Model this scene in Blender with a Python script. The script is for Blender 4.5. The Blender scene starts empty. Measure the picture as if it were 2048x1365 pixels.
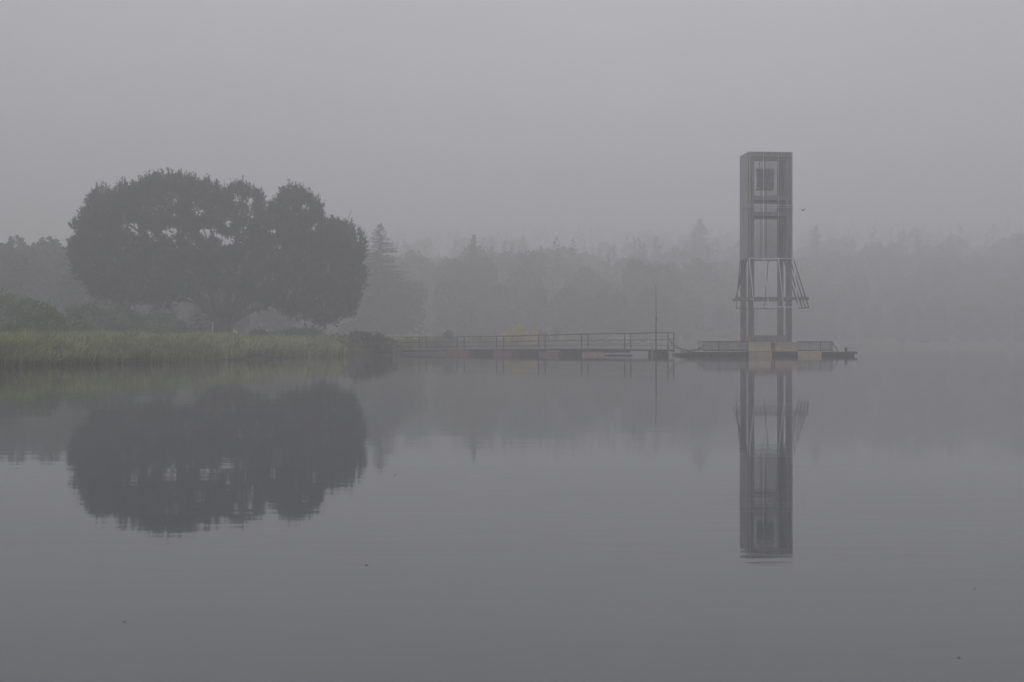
import bpy, math, random
import numpy as np
from mathutils import Vector, Matrix

random.seed(11)
RNG = np.random.default_rng(7)
C = bpy.context.scene.collection
F = 2048 * 50 / 36.0          # focal length in photo pixels
CAM_H = 0.92
HOR = 682.5
WATER_IOR = 1.33


def P(px, py, d):
    """place a point at true distance d along the sight line of photo pixel (px, py)"""
    return Vector(((px - 1024) * d / F, d, CAM_H + (HOR - py) * d / F))


# ------------------------------------------------------------------ materials
def mat(name, col, col2=None, scale=3.0, rough=0.85, metal=0.0, bump=0.0, stretch=(1, 1, 1), detail=4, spec=0.3, trans=0.0):
    m = bpy.data.materials.new(name)
    m.use_nodes = True
    nt = m.node_tree
    b = nt.nodes['Principled BSDF']
    b.inputs['Roughness'].default_value = rough
    b.inputs['Metallic'].default_value = metal
    b.inputs['Specular IOR Level'].default_value = spec
    b.inputs['Base Color'].default_value = (*col, 1)
    if col2 is not None:
        geo = nt.nodes.new('ShaderNodeNewGeometry')
        mp = nt.nodes.new('ShaderNodeMapping')
        mp.inputs['Scale'].default_value = stretch
        nz = nt.nodes.new('ShaderNodeTexNoise')
        nz.inputs['Scale'].default_value = scale
        nz.inputs['Detail'].default_value = detail
        rp = nt.nodes.new('ShaderNodeValToRGB')
        rp.color_ramp.elements[0].position = 0.35
        rp.color_ramp.elements[0].color = (*col, 1)
        rp.color_ramp.elements[1].position = 0.65
        rp.color_ramp.elements[1].color = (*col2, 1)
        nt.links.new(geo.outputs['Position'], mp.inputs['Vector'])
        nt.links.new(mp.outputs['Vector'], nz.inputs['Vector'])
        nt.links.new(nz.outputs['Fac'], rp.inputs['Fac'])
        nt.links.new(rp.outputs['Color'], b.inputs['Base Color'])
        if bump:
            bp = nt.nodes.new('ShaderNodeBump')
            bp.inputs['Strength'].default_value = bump
            bp.inputs['Distance'].default_value = 0.05
            nt.links.new(nz.outputs['Fac'], bp.inputs['Height'])
            nt.links.new(bp.outputs['Normal'], b.inputs['Normal'])
    if trans:
        tl_ = nt.nodes.new('ShaderNodeBsdfTranslucent')
        ms_ = nt.nodes.new('ShaderNodeMixShader'); ms_.inputs[0].default_value = trans
        nt.links.new(rp.outputs['Color'], tl_.inputs['Color'])
        nt.links.new(b.outputs[0], ms_.inputs[1]); nt.links.new(tl_.outputs[0], ms_.inputs[2])
        nt.links.new(ms_.outputs[0], nt.nodes['Material Output'].inputs['Surface'])
    return m


M = {
    'pine': mat('pine_needles', (0.022, 0.036, 0.012), (0.052, 0.074, 0.024), 0.9),
    'fir': mat('fir_needles', (0.020, 0.032, 0.020), (0.038, 0.052, 0.030), 0.8),
    'leaf': mat('broad_leaves', (0.050, 0.068, 0.026), (0.092, 0.112, 0.042), 0.7),
    'leafred': mat('autumn_leaves', (0.11, 0.065, 0.042), (0.16, 0.10, 0.065), 0.7),
    'bush': mat('bush_leaves', (0.080, 0.120, 0.050), (0.145, 0.195, 0.082), 0.9, trans=.2),
    'bushdark': mat('dark_bush_leaves', (0.050, 0.048, 0.032), (0.095, 0.090, 0.058), 1.2),
    'bushpurple': mat('purple_brown_leaves', (0.045, 0.030, 0.032), (0.075, 0.050, 0.052), 1.2),
    'yellow': mat('yellow_leaves', (0.44, 0.37, 0.06), (0.54, 0.46, 0.10), 1.2, trans=.4),
    'bark': mat('pine_bark', (0.075, 0.062, 0.052), (0.16, 0.14, 0.12), 3.0, bump=0.6, stretch=(2, 2, .5)),
    'twig': mat('grey_dead_wood', (0.11, 0.10, 0.09), (0.20, 0.19, 0.17), 4.0),
    'grass': mat('tall_grass', (0.25, 0.31, 0.14), (0.54, 0.59, 0.32), 0.55, trans=.4),
    'reed': mat('dry_reeds', (0.16, 0.145, 0.08), (0.28, 0.26, 0.15), 0.8, trans=.35),
    'earth': mat('damp_bank_earth', (0.035, 0.032, 0.02), (0.065, 0.075, 0.03), 0.35, bump=0.3),
    'timber': mat('weathered_dark_timber', (0.17, 0.145, 0.135), (0.29, 0.26, 0.245), 2.0, stretch=(3, 3, .4), bump=.3),
    'clad': mat('tower_cladding', (0.34, 0.325, 0.32), (0.44, 0.42, 0.41), 1.5, stretch=(6, 6, .5)),
    'net': mat('grey_netting', (0.07, 0.068, 0.068), (0.09, 0.088, 0.088), 5),
    'pipe': mat('galvanised_pipe', (0.74, 0.75, 0.77), (0.82, 0.82, 0.83), 6, rough=.5, metal=0.0),
    'steel': mat('dark_steel', (0.045, 0.042, 0.042), (0.085, 0.072, 0.066), 4, rough=.6),
    'rust': mat('rusty_rail', (0.075, 0.045, 0.032), (0.13, 0.085, 0.06), 3, rough=.8),
    'deck': mat('grey_deck_boards', (0.30, 0.295, 0.29), (0.42, 0.41, 0.40), 3, stretch=(1, 4, 1)),
    'floatred': mat('faded_red_float', (0.40, 0.25, 0.215), (0.31, 0.19, 0.165), 2.5),
    'floatorange': mat('faded_orange_float', (0.66, 0.50, 0.41), (0.54, 0.40, 0.33), 2.5),
    'tan': mat('tan_painted_panel', (0.72, 0.61, 0.43), (0.60, 0.50, 0.36), 2.5),
    'floatdark': mat('wet_dark_float', (0.06, 0.055, 0.055), (0.11, 0.10, 0.10), 3),
    'white': mat('weathered_white_plastic', (0.50, 0.51, 0.52), (0.62, 0.62, 0.62), 3),
    'rope': mat('wet_rope', (0.09, 0.08, 0.07), (0.14, 0.125, 0.11), 8),
    'bird': mat('dark_feathers', (0.03, 0.03, 0.032), (0.05, 0.05, 0.05), 20),
    'debris': mat('dead_leaf', (0.05, 0.035, 0.02), (0.09, 0.06, 0.03), 60),
}


# ------------------------------------------------------------------ mesh helpers
class MB:
    """collects shapes and links them as ONE mesh object"""

    def __init__(self):
        self.v = []
        self.f = []

    def box(self, a, b, jitter=0):
        (x0, y0, z0), (x1, y1, z1) = a, b
        n = len(self.v)
        self.v += [(x0, y0, z0), (x1, y0, z0), (x1, y1, z0), (x0, y1, z0), (x0, y0, z1), (x1, y0, z1), (x1, y1, z1), (x0, y1, z1)]
        self.f += [tuple(n + i for i in q) for q in ((0, 3, 2, 1), (4, 5, 6, 7), (0, 1, 5, 4), (1, 2, 6, 5), (2, 3, 7, 6), (3, 0, 4, 7))]
        return self

    def bar(self, p, q, w, h=None, up=(0, 0, 1)):
        """rectangular bar from p to q"""
        h = h or w
        p, q = Vector(p), Vector(q)
        d = (q - p).normalized()
        u = Vector(up)
        if abs(d.dot(u)) > .95:
            u = Vector((0, 1, 0))
        s = d.cross(u).normalized()
        t = s.cross(d).normalized()
        n = len(self.v)
        for c in (p, q):
            for (i, j) in ((-1, -1), (1, -1), (1, 1), (-1, 1)):
                self.v.append(tuple(c + s * (i * w / 2) + t * (j * h / 2)))
        self.f += [tuple(n + i for i in k) for k in ((0, 1, 2, 3), (7, 6, 5, 4), (0, 4, 5, 1), (1, 5, 6, 2), (2, 6, 7, 3), (3, 7, 4, 0))]
        return self

    def tube(self, pts, rad, n=8):
        pts = [Vector(p) for p in pts]
        if not hasattr(rad, '__len__'):
            rad = [rad] * len(pts)
        base = len(self.v)
        ref = Vector((0.31, 0.95, 0.05))
        for i, p in enumerate(pts):
            d = (pts[min(i + 1, len(pts) - 1)] - pts[max(i - 1, 0)]).normalized()
            s = d.cross(ref)
            if s.length < .05:
                s = d.cross(Vector((0, 0, 1)))
            s.normalize()
            t = d.cross(s)
            for k in range(n):
                a = 2 * math.pi * k / n
                self.v.append(tuple(p + (s * math.cos(a) + t * math.sin(a)) * rad[i]))
        for i in range(len(pts) - 1):
            for k in range(n):
                a = base + i * n + k
                b = base + i * n + (k + 1) % n
                self.f.append((a, b, b + n, a + n))
        self.f.append(tuple(base + k for k in range(n))[::-1])
        self.f.append(tuple(base + (len(pts) - 1) * n + k for k in range(n)))
        return self

    def build(self, name, m, parent=None, smooth=False, M4=None):
        me = bpy.data.meshes.new(name)
        v = self.v
        if M4 is not None:
            v = [tuple(M4 @ Vector(p)) for p in v]
        me.from_pydata(v, [], self.f)
        me.materials.append(m)
        if smooth:
            me.polygons.foreach_set('use_smooth', [True] * len(me.polygons))
        o = bpy.data.objects.new(name, me)
        C.objects.link(o)
        if parent:
            o.parent = parent
        return o


def tri_mesh(name, V, n, m, parent=None, loc=None):
    """V: (K, n, 3) array of K separate polygons with n corners"""
    V = np.asarray(V, dtype=np.float32)
    K = V.shape[0]
    me = bpy.data.meshes.new(name)
    me.vertices.add(K * n)
    me.vertices.foreach_set('co', V.reshape(-1))
    me.loops.add(K * n)
    me.loops.foreach_set('vertex_index', np.arange(K * n, dtype=np.int32))
    me.polygons.add(K)
    me.polygons.foreach_set('loop_start', np.arange(0, K * n, n, dtype=np.int32))
    me.materials.append(m)
    me.update(calc_edges=True)
    o = bpy.data.objects.new(name, me)
    C.objects.link(o)
    if parent:
        o.parent = parent
    return o


def tag(o, label=None, cat=None, group=None, kind=None):
    if label: o['label'] = label
    if cat: o['category'] = cat
    if group: o['group'] = group
    if kind: o['kind'] = kind
    return o


def empty(name, loc, label, cat, group=None, rz=0.0):
    o = bpy.data.objects.new(name, None)
    o.empty_display_size = .3
    C.objects.link(o)
    o.location = loc
    o.rotation_euler = (0, 0, rz)
    return tag(o, label, cat, group)


def unit(a):
    return a / (np.linalg.norm(a, axis=-1, keepdims=True) + 1e-9)


def blades(cen, dirs, L, w):
    """one triangle per entry: base at cen, tip along dirs"""
    n = len(cen)
    side = unit(np.cross(dirs, RNG.normal(size=(n, 3))))
    L = np.broadcast_to(L, (n,))[:, None]
    w = np.broadcast_to(w, (n,))[:, None]
    V = np.empty((n, 3, 3))
    V[:, 0] = cen - side * w / 2
    V[:, 1] = cen + side * w / 2
    V[:, 2] = cen + dirs * L
    return V


def brushes(cen, axis, nb, La, Lb, w, spread=0.8):
    """bottle-brush shoots: nb needles bunches along an axis"""
    n = len(cen)
    t = RNG.random((n, nb)) ** 0.9
    c = cen[:, None, :] + axis[:, None, :] * (t * La)[..., None]
    d = unit(axis[:, None, :] + RNG.normal(size=(n, nb, 3)) * spread)
    return blades(c.reshape(-1, 3), d.reshape(-1, 3), Lb * (0.7 + .6 * RNG.random(n * nb)), w)


def leaves(cen, size, flat=0.0):
    """diamond leaf clumps of random direction, 4 corners"""
    n = len(cen)
    a = unit(RNG.normal(size=(n, 3)) * np.array([1, 1, 1 - flat]))
    b = unit(np.cross(a, RNG.normal(size=(n, 3))))
    s = size * (0.6 + 0.8 * RNG.random((n, 1)))
    V = np.empty((n, 4, 3))
    V[:, 0] = cen - a * s * .6
    V[:, 1] = cen - b * s * .32
    V[:, 2] = cen + a * s * .6
    V[:, 3] = cen + b * s * .32
    return V


def lobe_points(lobes, per_m2, inner=0.8, thick=0.25, zmin=None):
    """points on the joined surface of ellipsoid lobes (c, rx, ry, rz) and their outward normals"""
    Cn = np.array([l[0] for l in lobes], float)
    R = np.array([l[1:4] for l in lobes], float)
    out, nor = [], []
    for i in range(len(lobes)):
        area = 4 * math.pi * (np.prod(R[i]) ** (2 / 3))
        n = int(area * per_m2)
        d = unit(RNG.normal(size=(n, 3)))
        rr = 1 - thick * RNG.random((n, 1)) ** 1.5
        p = Cn[i] + d * R[i] * rr
        keep = np.ones(n, bool)
        for j in range(len(lobes)):
            if j != i:
                q = (p - Cn[j]) / R[j]
                keep &= (q ** 2).sum(1) > inner ** 2
        out.append(p[keep]); nor.append(d[keep])
    p = np.concatenate(out); nrm = np.concatenate(nor)
    if zmin is not None:
        k = p[:, 2] > zmin
        p, nrm = p[k], nrm[k]
    return p, nrm


# ------------------------------------------------------------------ terrain
SU = [-9000, -2500, -1500, -600, 0, 200, 400, 600, 700, 790, 850, 950, 1100, 1300, 1500, 1750, 2100, 2600, 4200, 9000]
SD = [8, 18, 27, 40, 50, 58, 67, 79, 86, 97, 112, 128, 150, 182, 212, 232, 232, 212, 130, 40]


def shore(u):
    return float(np.interp(u, SU, SD))


def ground_z(x, y):
    u = x / max(y, 1) * F + 1024
    D = shore(u)
    s = y - D + (.30 * math.sin(x * .9 + 1) + .18 * math.sin(x * 2.3) + .10 * math.sin(x * 5.1)) * (1 if D < 110 else 3)
    if s < 0:
        return max(-1.6, s * 0.4)
    n = (math.sin(x * .23) * math.cos(y * .19) + math.sin(x * .07 + y * .05)) * .06
    h = 0.42 * min(1, s / 0.9) + 0.75 * min(1, max(0, s - 1) / 34) + n * min(1, s)
    if y - max(D, 225) > 30:
        t = min(1, (y - max(D, 225) - 30) / 330)
        h += 27 * t * t * (3 - 2 * t)
    return h


gv, gf = [], []
us = np.concatenate([np.linspace(-9000, -1500, 18)[:-1], np.linspace(-1500, 3600, 170), np.linspace(3600, 9000, 14)[1:]])
ss = [-14, -6, -3, -1.5, -.7, -.25, 0, .2, .45, .7, .95, 1.4, 2, 3, 4.5, 6, 8, 11, 15, 20, 26, 33, 42, 55, 70, 90, 115, 145, 180, 220, 260, 310, 370, 440, 600, 900]
for u in us:
    D = shore(u)
    for s in ss:
        y = max(D + s, 2.5)
        x = (u - 1024) / F * y
        gv.append((x, y, ground_z(x, y)))
ns = len(ss)
for i in range(len(us) - 1):
    for j in range(ns - 1):
        a = i * ns + j
        gf.append((a, a + ns, a + ns + 1, a + 1))
g = MB(); g.v = gv; g.f = gf
tag(g.build('ground', M['earth'], smooth=True), 'grassy lake bank rising into a fog covered hillside', None, None, 'structure')

# water --------------------------------------------------------------
wm = bpy.data.materials.new('lake_water')
wm.use_nodes = True
nt = wm.node_tree
b = nt.nodes['Principled BSDF']
b.inputs['Base Color'].default_value = (0.070, 0.076, 0.088, 1)
b.inputs['Roughness'].default_value = 0.028
b.inputs['IOR'].default_value = WATER_IOR
geo = nt.nodes.new('ShaderNodeNewGeometry')
mp = nt.nodes.new('ShaderNodeMapping'); mp.inputs['Scale'].default_value = (0.35, 1.0, 1.0)
n1 = nt.nodes.new('ShaderNodeTexNoise'); n1.inputs['Scale'].default_value = 5.0; n1.inputs['Detail'].default_value = 1.5
n2 = nt.nodes.new('ShaderNodeTexNoise'); n2.inputs['Scale'].default_value = 0.9; n2.inputs['Detail'].default_value = 1
n3 = nt.nodes.new('ShaderNodeTexNoise'); n3.inputs['Scale'].default_value = 0.12; n3.inputs['Detail'].default_value = 2
rr = nt.nodes.new('ShaderNodeMapRange'); rr.inputs['From Min'].default_value = .35; rr.inputs['From Max'].default_value = .65
rr.inputs['To Min'].default_value = 0.35; rr.inputs['To Max'].default_value = 1.0
mu = nt.nodes.new('ShaderNodeMath'); mu.operation = 'MULTIPLY'
m2 = nt.nodes.new('ShaderNodeMath'); m2.operation = 'MULTIPLY_ADD'; m2.inputs[1].default_value = 2.0
bp = nt.nodes.new('ShaderNodeBump'); bp.inputs['Strength'].default_value = 1.0; bp.inputs['Distance'].default_value = 0.0008
nt.links.new(geo.outputs['Position'], mp.inputs['Vector'])
for n_ in (n1, n2, n3):
    nt.links.new(mp.outputs['Vector'], n_.inputs['Vector'])
nt.links.new(n3.outputs['Fac'], rr.inputs['Value'])
nt.links.new(n1.outputs['Fac'], mu.inputs[0]); nt.links.new(rr.outputs['Result'], mu.inputs[1])
nt.links.new(n2.outputs['Fac'], m2.inputs[0]); nt.links.new(mu.outputs[0], m2.inputs[2])
nt.links.new(m2.outputs[0], bp.inputs['Height'])
nt.links.new(bp.outputs['Normal'], b.inputs['Normal'])
w = MB()
w.v = [(-900, -60, 0), (900, -60, 0), (900, 900, 0), (-900, 900, 0)]; w.f = [(0, 1, 2, 3)]
tag(w.build('water', wm), 'still grey lake water mirroring the fog', None, None, 'structure')

# ------------------------------------------------------------------ bank grass (stuff)
def grass_band(name, u0, u1, s0, s1, n, h0, h1, w, m, label, lean=.25, clump=True):
    u = RNG.uniform(u0, u1, n * 2)
    s = s0 + (s1 - s0) * RNG.random(n * 2) ** 1.3
    D = np.interp(u, SU, SD)
    y = D + s
    x = (u - 1024) / F * y
    # patchy density and height
    k = .5 + .25 * np.sin(x * 1.7 + 1) * np.sin(y * 1.3) + .25 * np.sin(x * .61 + 2 * np.sin(y * .4))
    keep = RNG.random(n * 2) < (.35 + .65 * k)
    x, y, s, k = x[keep][:n], y[keep][:n], s[keep][:n], k[keep][:n]
    z = np.array([max(ground_z(a, b_), -.05) for a, b_ in zip(x, y)]) - .03
    cl_ = np.sin(x * 3.1 + 2 * np.sin(y * 1.9)) * np.sin(y * 2.7 + np.sin(x * 1.3) * 2)
    L = (h0 + (h1 - h0) * RNG.random(len(x)) ** 1.5) * (.65 + .40 * k + .28 * np.maximum(cl_, 0))
    cen = np.stack([x, y, z], 1)
    d = unit(np.stack([RNG.normal(size=len(x)) * lean, RNG.normal(size=len(x)) * lean, np.ones(len(x))], 1))
    tri = blades(cen, d, L, w)
    # bend over the tip with a second triangle
    mid = cen + d * L[:, None] * .62
    d2 = unit(d + np.stack([RNG.normal(size=len(x)) * .7, RNG.normal(size=len(x)) * .5, -.2 * np.ones(len(x))], 1))
    tri2 = blades(mid, d2, L * .5, w * .8)
    return tag(tri_mesh(name, np.concatenate([tri, tri2]), 3, m), label, None, None, 'stuff')


grass_band('bank_grass', -500, 690, -.15, 9, 42000, .45, .85, .035, M['grass'], 'tall yellow green grass along the left bank')
grass_band('waterside_reeds', -500, 800, -.3, 1.6, 12000, .35, .8, .03, M['reed'], 'brownish reeds standing at the edge of the left bank', .15)
grass_band('reed_tufts', -500, 700, -.2, 3.5, 2600, .75, 1.15, .035, M['reed'], 'scattered taller reed tufts standing out of the bank grass', .22)
grass_band('meadow_grass', -500, 860, 9, 40, 14000, .3, .6, .07, M['grass'], 'low grass behind the bank around the big pine')
grass_band('far_shore_grass', 780, 1800, -.2, 6, 11000, .4, .9, .10, M['reed'], 'pale grass on the far shore behind the walkway')

# ------------------------------------------------------------------ the big pine
TD = 108.0
base = Vector(((443 - 1024) * TD / F, TD, 0))
base.z = ground_z(base.x, base.y) - .1
pine = empty('pine_tree', base, 'huge dark spreading pine with a broad domed crown on the left bank', 'tree')
lob_px = [(a_, b_ + 7 * (b_ < 540), c_) for (a_, b_, c_) in [
    (232, 432, 54), (192, 468, 46), (168, 492, 28), (205, 520, 56), (300, 412, 50), (338, 402, 54), (402, 412, 52), (446, 428, 44), (488, 424, 50),
    (588, 424, 47), (556, 440, 32), (622, 452, 40), (690, 492, 42), (668, 476, 34), (250, 500, 56), (235, 560, 52), (296, 556, 56), (376, 556, 50),
    (352, 460, 50), (420, 470, 40), (488, 482, 46), (556, 496, 56), (610, 510, 56), (668, 540, 54), (700, 560, 32), (652, 594, 54), (590, 584, 52),
    (530, 560, 50), (460, 545, 48), (505, 612, 30), (655, 626, 30), (325, 596, 28), (245, 592, 30), (690, 605, 28), (268, 455, 48), (430, 515, 45), (160, 500, 18), (600, 617, 26)]]
lobes = []
pr = random.Random(4)
for (px, py, r) in lob_px:
    e = math.sqrt(max(0.04, 1 - ((px - 438) / 300) ** 2))
    up = max(0, min(1, (600 - py) / 250))
    dep = 7.5 * e * (1 - .35 * up)
    ks = (-1, 1) if e > .55 else (0,)
    if r < 32:
        ks = (pr.choice((-1, 0, 1)),)
    for k in ks:
        dd = TD + k * dep * pr.uniform(.75, 1.0)
        c = P(px + pr.uniform(-4, 4) * (k != 0), py + pr.uniform(-3, 3) * (k > 0), dd) - base
        rm = r * TD / F
        rm *= .98
        lobes.append((tuple(c), rm, rm * pr.uniform(.95, 1.3), rm * pr.uniform(.88, 1.0)))
        for q in range(5 if r > 32 else 2):       # smaller boughs standing out of the big ones
            v3 = Vector((pr.gauss(0, 1), pr.gauss(0, 1), pr.gauss(.25, .9))).normalized()
            rs3 = rm * pr.uniform(.24, .42)
            lobes.append((tuple(c + v3 * (rm * 1.0 - rs3 * .35)), rs3, rs3, rs3 * .9))
pts, nrm = lobe_points(lobes, 10.5, inner=.77, thick=.45)
# real gaps in the crown where the limbs show against the sky
def px_of(p):
    q = p + np.array(base)
    return (q[:, 0] / q[:, 1] * F + 1024, HOR - (q[:, 2] - CAM_H) / q[:, 1] * F)
u, v = px_of(pts)
keep = np.ones(len(pts), bool)
holes = [(305, 478, 17, 7, .8), (262, 456, 10, 4, 0), (268, 470, 5, 6, 0), (340, 468, 12, 6, 0), (400, 432, 6, 5, 0), (408, 468, 12, 7, 0), (428, 470, 6, 10, 0), (352, 437, 5, 3, 0), (458, 455, 9, 6, .0),
         (462, 484, 10, 6, 0), (486, 464, 8, 5, 0), (522, 462, 4, 7, 0), (473, 402, 5, 9, 0), (498, 408, 6, 6, -.6), (530, 412, 4, 26, 0), (448, 496, 14, 4, 0), (500, 522, 10, 3, 0), (545, 470, 8, 4, 0),
         (592, 462, 4, 4, 0), (610, 420, 4, 4, 0), (384, 490, 8, 4, .5), (650, 436, 3, 10, 0), (443, 480, 5, 5, 0), (150, 470, 8, 3, .9), (392, 500, 10, 3, .4)]
for (hx, hy, a, b_, rot) in holes:
    du, dv = u - hx, v - hy
    c_, s_ = math.cos(rot), math.sin(rot)
    q = ((du * c_ + dv * s_) / (a + 5)) ** 2 + ((-du * s_ + dv * c_) / (b_ + 4)) ** 2
    keep &= (q > 1) | (RNG.random(len(q)) < .05)
under = ((np.abs(u - 415) < 66) & (v > 588 + .25 * np.abs(u - 415))) | ((u > 475) & (u < 556) & (v > 636 - (u - 475) * .28)) | ((u > 290) & (u < 352) & (v > 630))
keep &= ~under
pts, nrm = pts[keep], nrm[keep]
print('pine tufts', len(pts))
ax = unit(nrm * .75 + np.array([0, 0, .85]) + RNG.normal(size=nrm.shape) * .30)
tri = brushes(pts, ax, 15, .46, .22, .075, .75)
# upright shoots on the upper side of the crown
top_ = np.where((nrm[:, 2] > .25) & (RNG.random(len(nrm)) < .16))[0]
cp = np.repeat(pts[top_], 3, 0) + RNG.normal(size=(len(top_) * 3, 3)) * .16
ca = unit(np.array([0, 0, 1.]) + nrm[np.repeat(top_, 3)] * .25 + RNG.normal(size=cp.shape) * .12)
tri = np.concatenate([tri, brushes(cp, ca, 12, .62, .15, .055, .45)])
f_ = RNG.choice(np.where(nrm[:, 2] > .55)[0], 520, replace=False)
fa = unit(np.array([0, 0, 1.]) + nrm[f_] * .12 + RNG.normal(size=(520, 3)) * .08)
tri = np.concatenate([tri, brushes(pts[f_] - fa * .15, fa, 34, .95, .22, .07, .55)])
tri_mesh('crown', tri, 3, M['pine'], pine)
# trunk and limbs
tb = MB()
g0 = P(446, 672, TD) - base
g0.z = 0
tb.tube([g0 + Vector((0, 0, -.3)), g0 + Vector((-.02, 0, .35)), g0 + Vector((-.05, 0, 1.2)), g0 + Vector((-.1, 0, 2.0))], [1.0, .78, .66, .60], 14)
tb.build('trunk', M['bark'], pine, True)


def limb(pix, d1, r0, r1, seed, sub=5):
    """a limb through photo-plane points, fanning in depth to distance d1"""
    rs = random.Random(seed)
    n = len(pix)
    ps = []
    for i, (px, py) in enumerate(pix):
        t = i / (n - 1)
        ps.append(P(px, py, TD + (d1 - TD) * t ** .8) - base)
    # smooth by midpoint subdivision
    for _ in range(2):
        q = [ps[0]]
        for a, b_ in zip(ps[:-1], ps[1:]):
            q += [a * .75 + b_ * .25, a * .25 + b_ * .75]
        q.append(ps[-1]); ps = q
    ps = [p + Vector((rs.uniform(-.06, .06), rs.uniform(-.1, .1), rs.uniform(-.06, .06))) * (i > 1) for i, p in enumerate(ps)]
    m = len(ps)
    rad = [r0 + (r1 - r0) * (i / (m - 1)) ** .8 for i in range(m)]
    t = MB().tube(ps, rad, 8)
    for k in range(sub):
        i = rs.randint(m // 3, m - 2)
        a = ps[i]
        d = (ps[min(i + 1, m - 1)] - ps[i - 1]).normalized()
        e = (d + Vector((rs.uniform(-.8, .8), rs.uniform(-.8, .8), rs.uniform(-.2, .8)))).normalized()
        L = rs.uniform(1.2, 2.6)
        t.tube([a, a + e * L * .5 + Vector((0, 0, .1)), a + e * L + Vector((0, 0, .35))], [rad[i] * .5, rad[i] * .32, .015], 5)
    t.build('limb', M['bark'], pine, True)


limb([(436, 648), (418, 620), (385, 590), (330, 570), (270, 560), (215, 545)], TD - 2, .36, .06, 1, 7)
limb([(436, 645), (408, 598), (370, 550), (320, 500), (275, 462), (240, 440)], TD + 2, .34, .05, 2, 8)
limb([(440, 640), (425, 600), (405, 545), (380, 480), (345, 420)], TD - 3, .33, .05, 3, 8)
limb([(448, 640), (440, 600), (432, 540), (425, 470), (410, 410)], TD + 4, .36, .05, 4, 8)
limb([(450, 638), (458, 600), (466, 545), (470, 480), (484, 420)], TD, .38, .05, 5, 8)
limb([(456, 640), (472, 605), (500, 555), (540, 490), (585, 430)], TD + 1, .36, .05, 6, 8)
limb([(458, 642), (485, 612), (540, 575), (600, 530), (660, 490), (690, 478)], TD - 3, .34, .05, 7, 8)
limb([(460, 646), (492, 625), (545, 607), (610, 590), (665, 570)], TD + 3, .30, .05, 8, 6)
limb([(438, 650), (405, 615), (380, 600), (330, 600), (290, 592)], TD + 4, .22, .04, 9, 5)
limb([(446, 640), (450, 590), (440, 530), (400, 470), (360, 445), (300, 420)], TD + 6, .28, .04, 10, 8)
limb([(450, 638), (455, 590), (480, 520), (500, 470), (530, 430)], TD - 5, .28, .04, 12, 8)
limb([(446, 640), (430, 590), (400, 560), (340, 520), (250, 500), (180, 492)], TD, .28, .04, 13, 8)

# broken branches by the trunk
fb_loc = P(398, 668, TD - 3); fb_loc.z = ground_z(fb_loc.x, fb_loc.y)
fb = empty('fallen_branch', fb_loc, 'broken branches sagging to the ground left of the big pine trunk', 'branch')
t = MB()
rs = random.Random(3)
for (a, b_) in [((430, 645), (368, 655)), ((428, 640), (375, 640)), ((432, 652), (362, 662)), ((425, 640), (385, 632)), ((420, 655), (372, 668)), ((430, 648), (400, 668)), ((398, 636), (388, 668))]:
    p, q = P(*a, TD - 3 + rs.uniform(-1, 1)) - fb_loc, P(*b_, TD - 3 + rs.uniform(-1, 1)) - fb_loc
    t.tube([p, (p + q) / 2 + Vector((0, 0, rs.uniform(0, .25))), q], [.07, .05, .02], 5)
t.build('dead_wood', M['twig'], fb, True)
cl = []
for (px, py, r) in [(385, 645, 17), (405, 640, 14), (392, 658, 16), (415, 655, 12), (375, 655, 10)]:
    cl.append((tuple(P(px, py, TD - 3) - fb_loc), r * TD / F, r * TD / F, r * TD / F * .8))
p_, n_ = lobe_points(cl, 5, .7, .5)
tri_mesh('foliage', brushes(p_, unit(n_ + np.array([0, 0, -.3])), 8, .3, .2, .05, .9), 3, M['bushdark'], fb)

# white marker post beside the trunk
mp_loc = P(425, 672, TD - 8); mp_loc.z = ground_z(mp_loc.x, mp_loc.y)
t = MB().tube([(0, 0, -.2), (0.01, 0, .55), (0, 0, 1.05)], [.045, .045, .04], 8)
t.tube([(0, 0, 1.05), (0, 0, 1.09)], [.055, .03], 8)
o = t.build('marker_post', M['white'], None, True); o.location = mp_loc
tag(o, 'thin pale marker post in the grass beside the big pine trunk', 'post')


# ------------------------------------------------------------------ other trees
def fir_arrays(H, R, nb=150, seed=0, bare=0.0, droop=.25):
    g_ = np.random.default_rng(seed)
    tri = []
    for i in range(nb):
        t = bare + (1 - bare) * (i / nb) ** .9
        az = g_.uniform(0, 2 * math.pi)
        L = R * (1 - t) ** .95 * g_.uniform(.5, 1.15) * (1 if H < 2 else 1) + .006 * H
        d = np.array([math.cos(az), math.sin(az), -droop + .5 * t])
        d /= np.linalg.norm(d)
        m = max(4, int(L * 5))
        s = np.linspace(.1, 1, m)[:, None]
        c = np.array([0, 0, t * H]) + d * L * s + np.array([0, 0, -.1 * L]) * s ** 2
        c = np.repeat(c, 4, 0)
        dd = unit(d * .8 + g_.normal(size=c.shape) * .5 + np.array([0, 0, -.15]))
        q_ = .30 + .70 * (1 - t)
        tri.append(blades(c, dd, q_ * H * .045 * g_.uniform(.7, 1.3, len(c)), q_ * H * .017))
    top = np.array([[0, 0, H * .96]])
    tri.append(blades(top, np.array([[0, 0, 1.]]), H * .05, H * .01))
    return np.concatenate(tri)


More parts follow.
